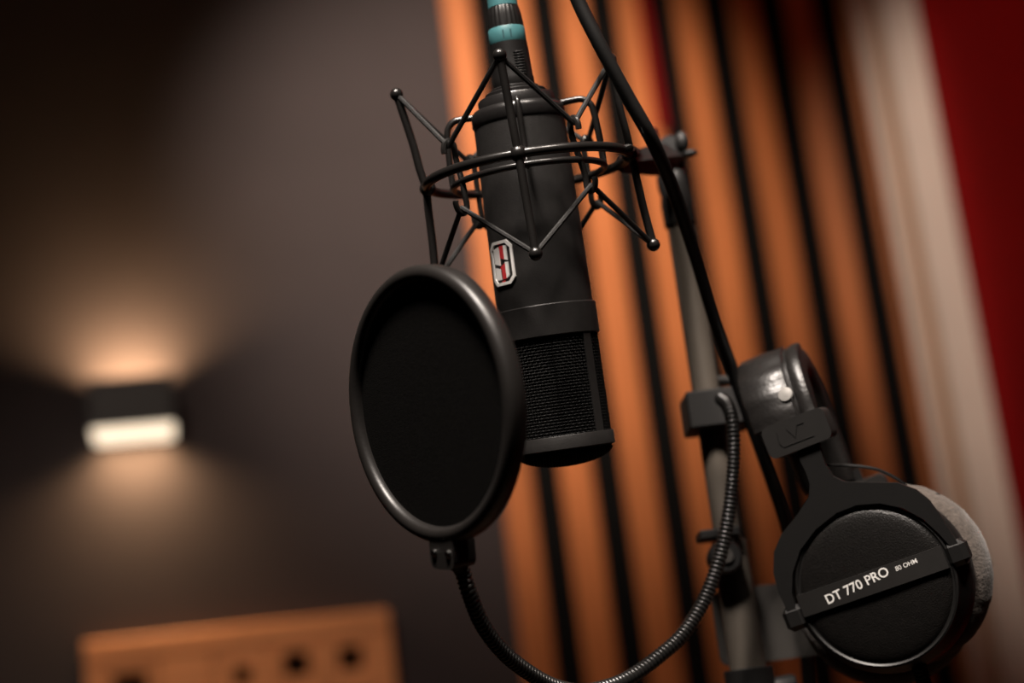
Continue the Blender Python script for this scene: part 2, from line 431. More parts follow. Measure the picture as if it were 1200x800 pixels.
lat([(26.6, -73.4), (27.0, -73.9), (27.0, -89.5), (26.6, -90.0), (25.4, -90.0)]).build('head_band', 'mic_black', mic)
# grille: woven wire, posts, lower ring, domed mesh end
zt_, zb_ = -90.0, -142.0
lat([(24.2, zt_ - .2), (24.2, zb_ + .2)], 48).build('inner_screen', 'inner_black', mic)
m = MB(); NW, NR = 104, 33; rg = 25.2
for k in range(NW):
    a = 2 * pi * k / NW; P = []
    for j in range(NR * 2 + 1):
        z = zt_ + (zb_ - zt_) * j / (NR * 2); s_ = (0.38 * (1 if k % 2 else -1)) * (0 if j % 2 == 0 else (1 if (j // 2) % 2 else -1))
        P.append(Vector(((rg + s_) * sin(a), -(rg + s_) * cos(a), z)) / 1000)
    m.tube(P, 0.00034, 4, False)
for j in range(NR):
    z = zt_ + (zb_ - zt_) * (j + .5) / NR; P = []
    for k in range(NW + 1):
        a = 2 * pi * k / NW; s_ = -0.38 * (1 if k % 2 else -1) * (1 if j % 2 else -1)
        P.append(Vector(((rg + s_) * sin(a), -(rg + s_) * cos(a), z)) / 1000)
    m.tube(P, 0.00034, 4, False)
g = m.build('grille_mesh', 'grille_black', mic); g['kind'] = 'stuff'; g['label'] = 'fine woven black wire grille'
for az in (47, -133):
    m = MB(); a0 = rad(az); hw = 0.105
    A = [(a0 - hw + 2 * hw * i / 6, zt_ + .3) for i in range(7)]; B = [(a, zb_ - .3) for a, z in A]
    f = lambda rr: (lambda a, z: Vector((rr * sin(a), -rr * cos(a), z)) / 1000)
    m.strip(A, B, f(24.4), f(26.3)); m.build('grille_post', 'mic_black', mic)
lat([(25.0, -141.6), (26.7, -141.6), (26.9, -142.0), (26.9, -148.4), (26.5, -148.9), (25.4, -149.0)]).build('lower_ring', 'mic_black', mic)
dome = [(25.6, -148.6)] + [(25.6 * cos(t) if t < 1.57 else 0.01, -149 - 8.5 * sin(t)) for t in [i * pi / 2 / 8 for i in range(1, 9)]]
o = lat([(r * .985, z + .35) for r, z in dome]).build('end_screen', 'inner_black', mic)
m = MB()
for k in range(-16, 17):
    q = k * 1.55
    L = math.sqrt(max(0, 25.4 ** 2 - q * q))
    for ax in (0, 1):
        P = []
        for i in range(25):
            e_ = -L + 2 * L * i / 24; r_ = min(1, math.hypot(q, e_) / 25.6)
            P.append(Vector((q if ax else e_, e_ if ax else q, -149 - 8.5 * math.sqrt(1 - r_ * r_))) / 1000)
        m.tube(P, 0.0003, 4, False)
g = m.build('end_mesh', 'grille_black', mic); g['kind'] = 'stuff'; g['label'] = 'domed black wire mesh end'
# badge: curved on the body
def onmic(az0, z0, h):
    def f(s, z):
        zz = z0 + z; r = RB(zz) + h; a = rad(az0) + s / RB(zz)
        return Vector((r * sin(a), -r * cos(a), zz)) / 1000
    return f
BA, BZ, BW, BH = -50, -48.5, 8.6, 11.6
def bpoly(name, pts, h0, h1, mt, par):
    pts2 = []
    n = len(pts)
    for i in range(n):                         # subdivide long edges so that the plate follows the curve
        a, b = pts[i], pts[(i + 1) % n]
        for k in range(3): pts2.append(((a[0] + (b[0] - a[0]) * k / 3) * BW, (a[1] + (b[1] - a[1]) * k / 3) * BH))
    return MB().prism(pts2, onmic(BA, BZ, h0), onmic(BA, BZ, h1)).build(name, mt, par, ang=25)
octo = [(1, .72), (.62, 1), (-.62, 1), (-1, .72), (-1, -.72), (-.62, -1), (.62, -1), (1, -.72)]
A = []; B = []
for i in range(9):
    a, b = octo[i % 8], octo[(i + 1) % 8]
    for k in range(4 if i < 8 else 1):
        p = (a[0] + (b[0] - a[0]) * k / 4, a[1] + (b[1] - a[1]) * k / 4)
        A.append((p[0] * BW, p[1] * BH)); B.append((p[0] * BW * .83, p[1] * BH * .87))
badge = MB().strip(A, B, onmic(BA, BZ, 0.0), onmic(BA, BZ, 0.9)).build('badge', 'badge_silver', mic, ang=25)
badge['label'] = 'silver shield badge with red and silver letter S'
def rects(s0, s1, pts_top, pts_bot): return [(s0, pts_bot[0]), (s1, pts_bot[1]), (s1, pts_top[1]), (s0, pts_top[0])]
m = MB()
def cut(mt, plist, nm):
    m = MB()
    for pts in plist:
        n = len(pts); p2 = []
        for i in range(n):
            a, b = pts[i], pts[(i + 1) % n]
            for k in range(2): p2.append(((a[0] + (b[0] - a[0]) * k / 2) * BW, (a[1] + (b[1] - a[1]) * k / 2) * BH))
        m.prism(p2, onmic(BA, BZ, 0.0), onmic(BA, BZ, 0.75))
    return m.build(nm, mt, badge, ang=25)
cut('badge_silver', [[(-.62, .02), (-.10, -.10), (-.10, .74), (-.62, .66)], [(-.62, -.72), (-.16, -.74), (-.16, -.24), (-.62, -.16)],
                     [(.34, .14), (.56, .08), (.56, .74), (.34, .76)], [(.34, -.72), (.56, -.60), (.56, 0.0), (.34, .02)]], 'letter_silver')
cut('badge_red', [[(.0, .22), (.34, .14), (.34, .76), (.0, .76)], [(-.10, -.20), (.34, -.02), (.34, .02), (.34, -.72), (.02, -.74), (.02, -.28)],
                  [(-.12, .84), (.08, .84), (.08, .99), (-.12, .99)], [(-.08, -.99), (.14, -.99), (.14, -.80), (-.08, -.80)]], 'letter_red')

# ================================================================== MICROPHONE CABLE (plug, rings, cable)
cab = empty('microphone_cable', MIC, 'thick black microphone cable with teal ringed plug on top of the microphone', 'cable')
lat([(10.4, 43.2), (11.0, 44.0), (11.0, 50.0), (10.7, 51.0), (10.2, 66.0), (10.0, 69.2)], 40).build('plug_shell', 'plug_black', cab)
m = MB()
for k in range(9): m.box((0.0045, -0.00975, (50.5 + k * 1.5) / 1000), (0.0055, 0.0016, 0.0007), bev=0.0002)
m.build('grip_ridges', 'plug_black', cab)
tr = lat([(9.75, 69.0), (9.95, 69.3), (9.75, 77.2), (9.5, 77.6)], 40).build('colour_ring', 'teal_ring', cab); tr['label'] = 'teal ring marked 11'
for q, xo in enumerate((-3.6, 0.4)):
    me = text_mesh('1', 0.0062, 0.0001)
    m = MB(); 
    fs = [tuple(p.vertices) for p in me.polygons]; vs = []
    for v in me.vertices:
        xx = v.co.x * 1000 + xo; zz = v.co.y * 1000 + 70.8; a = xx / 9.9; vs.append(Vector((9.99 * sin(a), -9.99 * cos(a), zz)) / 1000)
    m.add(vs, fs); m.build('digit', 'teal_dark', tr, smooth=False); bpy.data.meshes.remove(me)
m = MB(); NB = 44; rows_ = [(9.5, 77.4), (9.55, 79.5), (9.1, 84), (8.3, 88.6), (7.8, 89.2)]
vs = []
for i, (r, z) in enumerate(rows_):
    for k in range(NB * 2):
        rr = r - (0.35 if (k % 4) in (0, 1) and 0 < i < 4 else 0.0); a = pi * k / NB
        vs.append(Vector((rr * cos(a), rr * sin(a), z)) / 1000)
n2 = NB * 2
m.add(vs, [(i * n2 + k, i * n2 + (k + 1) % n2, (i + 1) * n2 + (k + 1) % n2, (i + 1) * n2 + k) for i in range(len(rows_) - 1) for k in range(n2)] + [tuple(range(n2)), tuple((len(rows_) - 1) * n2 + k for k in range(n2))])
m.build('cable_boot', 'plug_black', cab)
lat([(7.7, 89.0), (8.0, 89.4), (7.8, 96.0), (7.2, 96.4)], 40).build('colour_ring', 'teal_ring', cab)
top = MIC @ Vector((0, 0, 0.096)); t2 = MIC @ Vector((0, 0, 0.135))
pts = [top, t2, at(582, -180, .915), at(596, -215, .905), at(622, -200, .895), at(645, -120, .888), at(662, -45, .886), at(677, 0, .886), at(703, 53, .886), at(735, 112, .89), at(765, 166, .897),
       at(790, 225, .918), at(815, 300, .943), at(836, 370, .965), at(857, 430, .979), at(880, 495, .983), at(903, 560, .990), at(922, 620, 1.012), at(936, 690, 1.046), at(944, 770, 1.060), at(950, 860, 1.07), at(956, 1000, 1.09)]
pe = pts[-1]
pts += [Vector((pe.x + .02, pe.y + .03, .7)), Vector((pe.x + .03, pe.y + .06, .3)), Vector((pe.x + .06, pe.y + .10, .06)), Vector((pe.x + .16, pe.y + .16, .010)), Vector((pe.x + .40, pe.y + .30, .0055)), Vector((pe.x + .6, pe.y + .1, .0055))]
MB().tube(catmull(pts, 8), 0.0038, 14).build('cable_cord', 'rubber_cable', cab, world=True)

# ================================================================== SHOCK MOUNT
SM = tilt_frame(618.8, 201, MD, rad(8.7), rad(4.7), rad(-5.0))
sm = empty('shock_mount', SM, 'black wire spider shock mount with elastic cords around the microphone', 'shock mount')
MB().torus(0.0545, 0.0026).build('outer_ring', 'wire_black', sm)
MB().torus(0.0405, 0.0018, -0.0034).build('inner_ring', 'wire_black', sm)
def pol(az, r, z): return Vector((r * sin(rad(az)), -r * cos(rad(az)), z)) / 1000
Rk = 54.5
rods = [  # node, top, bottom in mm
    (Vector((0, -Rk, 0)), Vector((-1.5, -58.0, 50)), Vector((1.0, -56.5, -51.5))),
    (Vector((-Rk, 0, 0)), Vector((-63.5, -1, 53)), Vector((-57.5, 0, -50))),
    (Vector((Rk, 0, 0)), Vector((52.5, 0, 52)), Vector((59.5, 0, -49.5))),
    (Vector((0, Rk, 0)), Vector((-1.0, 60, 52)), Vector((1, 59, -50)))]
tops = []; bots = []
for nd, tp, bt in rods:
    nd, tp, bt = nd / 1000, tp / 1000, bt / 1000
    out = nd.normalized()
    P = [tp, nd + (tp - nd) * .5 , nd + (tp - nd) * .22 + out * .0008, nd + out * .0010, nd + (bt - nd) * .25 + out * .0006, nd + (bt - nd) * .6, bt]
    rd = MB().tube(catmull(P, 5), 0.0022, 10).build('mount_rod', 'wire_black', sm)
    MB().ball(nd, 0.0045, 16).build('rod_joint', 'wire_black', rd)
    for e_ in (tp, bt):
        k = MB(); k.ball(e_, 0.0036, 14); k.build('rod_knob', 'wire_black', rd)
    tops.append(tp); bots.append(bt)
# cradle bars with a hook at each end, inside the ring
HA = [(-57, 44, 15.5, -54, 43.0), (41, 44, 14.5, 49, 43.0), (131, 43, 15.5, 131, 43.0), (-131, 43, 15.5, -131, 43.0)]
htop = []; hbot = []
for az, r, z, az2, r2 in HA:
    a = pol(az, r, z); b = pol(az2, r2, -17.5)
    o_ = pol(az, 1, 0) * 1000; o2 = pol(az2, 1, 0) * 1000
    ta = Vector((o_.y, -o_.x, 0)); up_ = Vector((0, 0, 1))
    def hook(c, oo, sg):
        """small half loop, opening outwards"""
        return [c - oo * .0026 - up_ * .006 * sg, c - oo * .0026 + up_ * .0002 * sg, c - oo * .0006 + up_ * .0030 * sg, c + oo * .0022 + up_ * .0022 * sg, c + oo * .0036 - up_ * .0010 * sg, c + oo * .0036 - up_ * .0036 * sg]
    P = hook(a, o_, 1)[::-1] + [pol(az * .5 + az2 * .5, 40.6, -1)] + hook(b, o2, -1)
    hb = MB().tube(catmull(P, 5), 0.0016, 8).build('cradle_bar', 'wire_black', sm)
    htop.append(a); hbot.append(b)
for sg in (-1, 1):                              # clamp arms bent in to the cap
    az = -86 if sg < 0 else 84
    P = [pol(az, 23.5, 33.0), pol(az, 30, 33.2), pol(az, 34.5, 32.8), pol(az, 38.0, 30.2), pol(az, 39.6, 25.5), pol(az, 40.6, 10), pol(az, 40.6, -4.4)]
    MB().tube(catmull(P, 6), 0.0018, 10).build('clamp_arm', 'wire_black', sm)
for az in (4, 184):
    P = [pol(az, 24.0, 33.0), pol(az, 26.2, 33.6), pol(az, 27.4, 30.5), pol(az, 27.8, 24), pol(az, 27.9, 6), pol(az, 33, -2.6), pol(az, 40, -3.4)]
    MB().tube(catmull(P, 6), 0.00155, 10).build('clamp_arm', 'wire_black', sm)
# elastic cords
adj = {0: (0, 1), 1: (0, 3), 2: (1, 2), 3: (2, 3)}
for i in range(4):
    for h in adj[i]:
        for e_, hk in ((tops[i], htop[h]), (bots[i], hbot[h])):
            d = (hk - e_).normalized(); q = hk + Vector((hk.x, hk.y, 0)).normalized() * .0007
            MB().tube([e_ + d * .001, e_ + d * .006, (e_ + q) / 2, q], 0.00142, 8).build('elastic_cord', 'cord_black', sm)
# arm to the stand head
JOINT = at(784, 186, 1.035)
a0 = SM @ pol(118, 54.5, 0); a1 = SM @ pol(62, 55.5, 0)
m = MB(); ax = (JOINT - a0)
P = [(a0, .0045), (a0 + ax * .25, .006), (a0 + ax * .55, .0085), (a0 + ax * .8, .0095), (JOINT, .0095)]
pp = [p for p, r in P]; rs = [r for p, r in P]
m.tube(pp, lambda i: rs[i], 4); m.build('mount_bracket', 'stand_black', sm, world=True, ang=20)
MB().tube([SM @ pol(70, 54.5, 0), SM @ pol(72, 58, 0), a0 + ax * .35 + UP * .006], .0022, 8).build('bracket_rod', 'wire_black', sm, world=True)

# ================================================================== MICROPHONE STAND
PP = at(803, 300, 1.045); PX, PY = PP.x, PP.y
st = empty('microphone_stand', Matrix.Translation((PX, PY, 0)), 'grey metal microphone stand with black clutch and knobs behind the cable', 'stand')
def zpx(py, px=None, dx=0):                     # height on the pole axis for an image row
    best = None
    lo, hi = 0.0, 3.0
    for _ in range(60):
        mid = (lo + hi) / 2; p = Vector((PX, PY, mid)) - CAM
        y = 400 - FPX * p.dot(UP) / p.dot(FW)
        if y > py: lo = mid
        else: hi = mid
    return lo
def cyl(r, z0, z1, n=24, b=.0006):
    return [(r - b, z0), (r, z0 + b), (r, z1 - b), (r - b, z1)]
z265, z205, z640, z785, z485 = zpx(266), zpx(206), zpx(634), zpx(785), zpx(484)
MB().lathe(cyl(.0083, z640 - .02, z265 + .01), 28).build('upper_tube', 'stand_grey', st)
MB().lathe(cyl(.0106, z785, z640), 28).build('lower_tube', 'stand_grey', st)
MB().lathe([(.0085, z265), (.0098, z265 + .001), (.0102, z265 + .014), (.0094, z205 - .012), (.0104, z205 - .008), (.0104, z205), (.008, z205 + .004)], 28).build('top_sleeve', 'stand_black', st)
# tilt head: barrel, bolt, wing knob
jl = JOINT - Vector((PX, PY, 0))
hz_ = zpx(183)
fx = (RT - Z * RT.dot(Z)).normalized(); fy = Vector((-fx.y, fx.x, 0))
m = MB(); m.tube([Vector((0, 0, z205)), Vector((0, 0, hz_ + .004))], .0085, 20); m.build('head_post', 'stand_black', st)
m = MB(); c = Vector((0, 0, hz_)); m.tube([c - fy * .013, c - fy * .012, c + fy * .012, c + fy * .013], lambda i: (.0085, .0095, .0095, .0085)[i], 24)
hb = m.build('tilt_head', 'stand_black', st)
m = MB(); m.tube([c + Vector((0, 0, .008)) - fx * .008, c + Vector((0, 0, .0185)) - fx * .0088], .0032, 12); m.build('bolt', 'stand_black', hb)
m = MB(); kc = c + fx * .0065 - fy * .016 + Z * .003
m.ball(kc, .0045, 16, (1, 1, 1.5)); m.build('wing_knob', 'stand_black', hb)
m = MB(); m.ball(kc + fx * .004 - Z * .008, .0032, 14, (1.6, 1, .7)); m.build('wing_lobe', 'stand_black', hb)
# boom lock knob and bar
kz = zpx(655); kb = MB(); c = Vector((0, 0, kz)) - fx * .006
kb.tube([c - fy * .008, c - fy * .022, c - fy * .024], lambda i: (.0098, .0098, .0085)[i], 24)
kn = kb.build('lock_knob', 'stand_black', st)
MB().tube([c - fy * .024, c - fy * .0255], lambda i: (.0045, .004)[i], 14).build('knob_cap', 'plate_grey', kn)
zbar = zpx(626)
MB().box((-.006 * fx.x, -.006 * fx.y - .004, zbar), (.024, .024, .0055), Matrix.Rotation(0, 3, 'Z'), bev=.001).build('clutch_bar', 'stand_black', st, smooth=False)
# grey plate bracket
P1 = at(940, 683, 1.005); 
def plate_rr(w_, h_, r_):
    out = []
    for cx, cz, a in ((w_ / 2 - r_, h_ / 2 - r_, 0), (-w_ / 2 + r_, h_ / 2 - r_, 90), (-w_ / 2 + r_, -h_ / 2 + r_, 180), (w_ / 2 - r_, -h_ / 2 + r_, 270)):
        for k in range(5): t = rad(a + 22.5 * k); out.append((cx + r_ * cos(t), cz + r_ * sin(t)))
    return out
pc = at(903, 729, 1.022) - Vector((PX, PY, 0)); pf = Vector((pc.x, pc.y, pc.z))
MB().prism(plate_rr(.066, .045, .006), lambda a, b: pf + fx * a + Z * b + fy * .004, lambda a, b: pf + fx * a + Z * b - fy * .0).build('bracket_plate', 'plate_grey', st, ang=30)
# bottom collar and its knob
MB().lathe(cyl(.0145, z785 - .045, z785 + .001), 28).build('base_collar', 'stand_black', st)
c = Vector((0, 0, z785 - .012)); MB().tube([c + fx * .010, c + fx * .024, c + fx * .026], lambda i: (.006, .007, .006)[i], 16).build('collar_knob', 'stand_black', st)
MB().lathe(cyl(.0125, .11, z785 - .03), 28).build('base_tube', 'stand_black', st)
MB().lathe(cyl(.022, .085, .135), 28).build('leg_hub', 'stand_black', st)
for k in range(3):
    a = rad(100 + 120 * k); d = Vector((cos(a), sin(a), 0))
    lg = MB().tube([d * .018 + Z * .11, d * .05 + Z * .10, d * .30 + Z * .016], .008, 12).build('leg', 'stand_black', st)
    MB().tube([d * .29 + Z * .020, d * .325 + Z * .0105], .0105, 12).build('rubber_foot', 'rubber_cable', lg)
# short hook that carries the headphones
hk0 = Vector((0, 0, z485 + .012)); hk1 = at(905, 428, .957) - Vector((PX, PY, 0))

# ================================================================== POP FILTER
PA, PB = rad(51.5), rad(5.0)
pn_ = (-sin(PA) * (cos(PB) * RT + sin(PB) * UP) - cos(PA) * FW).normalized()   # face normal, towards the singer
v0 = (-sin(PB) * RT + cos(PB) * UP); vb = (v0 - pn_ * v0.dot(pn_)).normalized()
va = vb.cross(pn_).normalized()
PD = 0.800
PF = frame(at(498.5, 474, PD), va, vb, pn_)
pf_ = empty('pop_filter', PF, 'round black pop filter on a gooseneck in front of the microphone', 'pop filter')
RO = 0.0655
hoop = [(RO - .0008, -.0085), (RO, -.0075), (RO, -.0015), (RO - .0012, .0005), (RO - .0035, .0016), (RO - .0058, .0012), (RO - .0072, -.0002), (RO - .0078, -.0022), (RO - .0078, -.0075), (RO - .0060, -.0085)]
MB().lathe(hoop, 128, close=True).build('hoop', 'pop_plastic', pf_, ang=50)
RI = RO - .0076
m = MB()
for zc in (-.0030, -.0068):
    prof = [(RI * k / 8 if k else 1e-5, zc + .0006 * (1 - (k / 8) ** 2)) for k in range(9)]
    m.lathe(prof, 96)
m.build('fabric_screen', 'pop_fabric', pf_, ang=60)
# clip with two screws
def rrect(w_, h_, r_): return plate_rr(w_, h_, r_)
ca, cb = .0035, -.0690
cl_ = MB().prism([(a + ca, b + cb) for a, b in rrect(.0185, .0165, .004)], lambda a, b: Vector((a, b, -.0035)), lambda a, b: Vector((a, b, .0008))).build('clip_plate', 'pop_plastic', pf_, ang=30)
MB().prism([(a + ca, b + cb) for a, b in rrect(.0180, .0160, .004)], lambda a, b: Vector((a, b, -.0125)), lambda a, b: Vector((a, b, -.0040))).build('clip_plate', 'pop_plastic', pf_, ang=30)
for k in (-1, 1):
    c = Vector((ca + k * .0055, cb - .0008, .0008))
    sc = MB().lathe([(.0021, -.0002), (.0021, .0004), (.0015, .0011), (.0001, .0013)], 16, Matrix.Translation(c)).build('clip_screw', 'chrome', cl_)
# gooseneck
g0 = PF @ Vector((ca + .0005, cb - .006, -.0062))
gp = [g0] + [at(*p) for p in ((541, 667, .806), (550, 695, .809), (565, 731, .817), (590, 764, .830), (620, 788, .845), (650, 804, .860), (683, 810, .876), (719, 802, .892),
      (745, 789, .903), (772, 769, .914), (800, 743, .925), (825, 704, .936), (841, 661, .944), (851, 620, .950), (857, 578, .955), (860, 540, .958), (860, 512, .960), (857.5, 489, .964), (852, 474, .972), (845, 467, .985))]
P = resample(catmull(gp, 14), 0.00042)
MB().tube(P, lambda i: (.00355, .00400, .00412, .00400, .00355, .00315)[i % 6], 14).build('gooseneck', 'goose_black', pf_, world=True, ang=60)
# clamp on the pole
zc = z485; pc = Vector((PX, PY, zc))
MB().box(pc - fy * .002 + fx * .004, (.038, .034, .0225), Matrix((fx, fy, Z)).transposed(), bev=.0012).build('pole_clamp', 'stand_black', pf_, world=True, smooth=False)
MB().tube([pc + fx * .004 + fy * .014, pc + fx * .004 + fy * .034], .0055, 12).build('clamp_screw', 'stand_black', pf_, world=True)

# ================================================================== HEADPHONES
HA_, HU = rad(25.0), rad(24.0)
hn = (-sin(HA_) * RT - cos(HA_) * FW).normalized()
v0 = (-sin(HU) * RT + cos(HU) * UP); hv = (v0 - hn * v0.dot(hn)).normalized(); hu = hv.cross(hn).normalized()
HD = .900
HP = frame(at(1026, 686, HD), hu, hv, hn); HPi = HP.inverted()
hp = empty('headphones', HP, 'black closed studio headphones with grey velour ear pads hanging from the stand', 'headphones')
ob_ = hp
wv = (sin(rad(15)) * RT + cos(rad(15)) * FW)                  # towards the far ear cup
wl_ = HPi.to_3x3() @ wv; wl_ = wl_.normalized()
def L(px, py, n=0.0):                           # pixel -> (u, v) on the plane at height n over the cup face
    p = HPi @ on_plane(px, py, HP @ Vector((0, 0, n)), hn); return p.x, p.y

def cup(M, near):
    par = hp
    sh = MB().lathe([(.0412, .0000), (.0422, .0008), (.0432, .0004), (.0436, -.0016), (.0440, -.0030), (.0466, -.0060), (.0482, -.0110), (.0487, -.0170), (.0482, -.0215), (.0455, -.0235)], 96, M).build('ear_cup', 'hp_plastic', par)
    dome_ = [(.0410, -.0004), (.0404, .0000)] + [(.0400 * cos(t) if t < 1.57 else 1e-5, .0034 * sin(t)) for t in [i * pi / 2 / 10 for i in range(1, 11)]]
    MB().lathe(dome_, 96, M).build('cup_plate', 'hp_grain', sh)
    # velour ring, thick and softly creased
    mm_ = MB(); n, k = 144, 20; vs = []; fs = []
    for i in range(n):
        a = 2 * pi * i / n
        for j in range(k):
            b = 2 * pi * j / k
            p = Vector((cos(a), sin(a), 0)); wob = 1 + .030 * noise.noise(Vector((cos(a) * 9, sin(a) * 9, cos(b) * 1.5))) + .02 * noise.noise(Vector((cos(a) * 30, sin(a) * 30, b)))
            q = .0370 + .0130 * wob * (abs(cos(b)) ** .8) * (1 if cos(b) > 0 else -1)
            vs.append(M @ Vector((p.x * q + .0045, p.y * q - .0004, -.0375 + .0145 * wob * sin(b))))
    for i in range(n):
        for j in range(k): fs.append((i * k + j, ((i + 1) % n) * k + j, ((i + 1) % n) * k + (j + 1) % k, i * k + (j + 1) % k))
    mm_.add(vs, fs)
    pd = mm_.build('ear_pad', 'velour', par); pd['label'] = 'grey velour ear pad'
    MB().lathe([(.0445, -.0225), (.0452, -.0240), (.0440, -.0265)], 72, M).build('baffle_plate', 'hp_plastic', sh)
    return sh
I4 = Matrix.Identity(4)
c1 = cup(I4, True)
# raised strip with the lettering
NS = 14; sL_ = L(940, 718, .003); sR_ = L(1104, 645, .003)
u0, u1 = sL_[0], sR_[0]; vc = (sL_[1] + sR_[1]) / 2
def sn(u): return .0052 - .9 * (u / .0405) ** 2 * .0030
A = [(u0 + (u1 - u0) * i / NS, vc + .0060) for i in range(NS + 1)]; B = [(u, vc - .0060) for u, v in A]
stp = MB().strip(A, B, lambda a, b: Vector((a, b, sn(a) - .0040)), lambda a, b: Vector((a, b, sn(a)))).build('name_strip', 'hp_strip', c1, ang=30)
def letter(txt, px0, py0, px1, py1, nm, bold=0.012):
    a = L(px0, py0, .005); b = L(px1, py1, .005)
    me = text_mesh(txt, 1.0, bold)
    xs = [v.co.x for v in me.vertices]; w_ = max(xs) - min(xs); x0 = min(xs); ys = [v.co.y for v in me.vertices]
    Ln = math.hypot(b[0] - a[0], b[1] - a[1]); k = Ln / w_; d = ((b[0] - a[0]) / Ln, (b[1] - a[1]) / Ln)
    vs = []
    for v in me.vertices:
        x = (v.co.x - x0) * k; y = v.co.y * k * 1.0
        u = a[0] + d[0] * x - d[1] * y; vv = a[1] + d[1] * x + d[0] * y
        vs.append(Vector((u, vv, sn(u) + .00012)))
    o = MB().add(vs, [tuple(p.vertices) for p in me.polygons]).build(nm, 'print_white', stp, smooth=False)
    bpy.data.meshes.remove(me); return o
letter('DT 770 PRO', 970.5, 708, 1043, 673, 'model_lettering')
letter('80 OHM', 1050.5, 669, 1075, 659.0, 'impedance_lettering', 0.004)
# yoke: flat fork around the cup
YN = .0015
outer = [(932, 729), (923, 716), (912.5, 695), (906.5, 671), (907, 647), (915.5, 626), (935, 602), (948, 582), (949, 566), (944, 552), (936, 536), (933, 522),
         (959, 515), (962, 528), (967.5, 545), (976, 558), (990, 564.5), (1020, 565), (1052, 565.5), (1073, 573.5), (1088, 585.5), (1100, 602), (1112, 620), (1123, 637)]
inner = [(1114, 640), (1100, 624.5), (1082, 608), (1058, 595), (1031, 589.5), (1004, 591.5), (980, 601), (956, 620), (938, 644), (929, 671), (928, 695), (934, 718), (940, 728)]
poly = [L(x, y, YN) for x, y in outer + inner]
MB().prism(poly, lambda a, b: Vector((a, b, YN - .0026)), lambda a, b: Vector((a, b, YN + .0004))).build('yoke', 'hp_plastic', hp, smooth=False)
for (x, y, w_, h_) in ((1121, 648, .0115, .0135), (932, 724, .0125, .0135)):
    p = L(x, y, 0); MB().box((p[0], p[1], -.004), (w_, h_, .013), bev=.0028).build('yoke_pivot', 'hp_plastic', hp, smooth=False)
# slider block
bp = L(933.5, 507.5, .003); ang = rad(-1.0)
MB().prism([(bp[0] + a, bp[1] + b) for a, b in plate_rr(.0365, .0175, .0036)], lambda a, b: Vector((a, b, -.0085)), lambda a, b: Vector((a, b, .0040))).build('slider_block', 'hp_strip', hp, ang=30)
sb = hp.children[-1]
m = MB()
e0 = lambda a, b: Vector((bp[0] + a, bp[1] + b, .0041))
m.tube([e0(-.010, .004), e0(-.0105, -.002), e0(-.009, -.0045), e0(.009, -.0045)], .00022, 6)
m.tube([e0(-.004, .004), e0(-.001, -.002), e0(.002, .004), e0(.006, .004)], .00022, 6)
m.build('embossed_mark', 'hp_plastic', sb)
# headband: padded leather band, arched over the hook
bu = bp[0] - .0035
path = [(.0830, .0075), (.095, .0080), (.107, .0105), (.1185, .0170), (.1250, .0300), (.1265, .0460), (.1240, .0620), (.1160, .0750), (.1040, .0850), (.0880, .0895), (.0520, .0910)]
cp = [Vector((0, v, 0)) + wl_ * w_ for v, w_ in path]
cc = catmull(cp, 8)
def sweep(cc, prof, u_c, wob=0.0, name='x', mt='leather', par=None):
    vs = []; mI = len(cc)
    for i, c in enumerate(cc):
        t = (cc[min(i + 1, mI - 1)] - cc[max(i - 1, 0)]).normalized(); uu = Vector((1, 0, 0)); nn = uu.cross(t).normalized()
        for (a, b) in prof(i / (mI - 1)) if callable(prof) else prof:
            p = c + uu * (a + u_c) + nn * b
            if wob: p = p + nn * wob * noise.noise(p * 110)
            vs.append(p)
    n = len(vs) // mI
    fs = [(i * n + k, i * n + (k + 1) % n, (i + 1) * n + (k + 1) % n, (i + 1) * n + k) for i in range(mI - 1) for k in range(n)] + [tuple(range(n)), tuple((mI - 1) * n + k for k in range(n))]
    return MB().add(vs, fs).build(name, mt, par, ang=50)
def pprof(w_, h_, r_): return [(a, b) for a, b in plate_rr(w_, h_, r_)]
def fat(t):
    s = sin(pi * min(1, max(0, t))) ** .5
    return [(a, b) for a, b in plate_rr(.0300 + .007 * s, .0090 + .0100 * s, .0035 + .0030 * s)]
band = sweep(cc, fat, bu, .0008, 'headband', 'leather', hp)
# leather wrap with its seam and snap on the near side
cw_ = catmull(cp[1:6], 8)
side = 1 if (Vector((1, 0, 0)).cross((cw_[3] - cw_[0]).normalized())).dot(wl_) < 0 else -1
def shell(u_a, u_b, h_, th):
    return lambda t: [(u_a, side * (h_ - .002)), (u_a + .0002, side * (h_ + th * .5)), (u_a + .0015, side * (h_ + th)), ((u_a + u_b) / 2, side * (h_ + th * 1.25)), (u_b - .0015, side * (h_ + th)), (u_b - .0002, side * (h_ + th * .5)), (u_b, side * (h_ - .002))]
wrap = sweep(cw_, shell(-.0185, .0092, .0082, .0024), bu, .0016, 'leather_wrap', 'leather', band)
sweep(cw_, shell(.0105, .0185, .0080, .0018), bu, .0005, 'leather_wrap', 'leather', band)
ei = cw_
seam = []
for i, c in enumerate(cw_):
    t = (cw_[min(i + 1, len(cw_) - 1)] - cw_[max(i - 1, 0)]).normalized(); nn = Vector((1, 0, 0)).cross(t).normalized() * side
    seam.append(c + Vector((bu + .0090, 0, 0)) + nn * .0104)
MB().tube(seam, .00045, 6).build('seam', 'leather', wrap)
sp = L(922, 467, .006)
i0 = min(range(len(cw_)), key=lambda i: abs(cw_[i].y - sp[1])); c = cw_[i0]
t = (cw_[i0 + 1] - cw_[max(0, i0 - 1)]).normalized(); nn = (Vector((1, 0, 0)).cross(t) * side).normalized()
xx = Vector((1, 0, 0)); Ms = frame(c + Vector((sp[0], 0, 0)) + nn * .0106, xx, nn.cross(xx), nn)
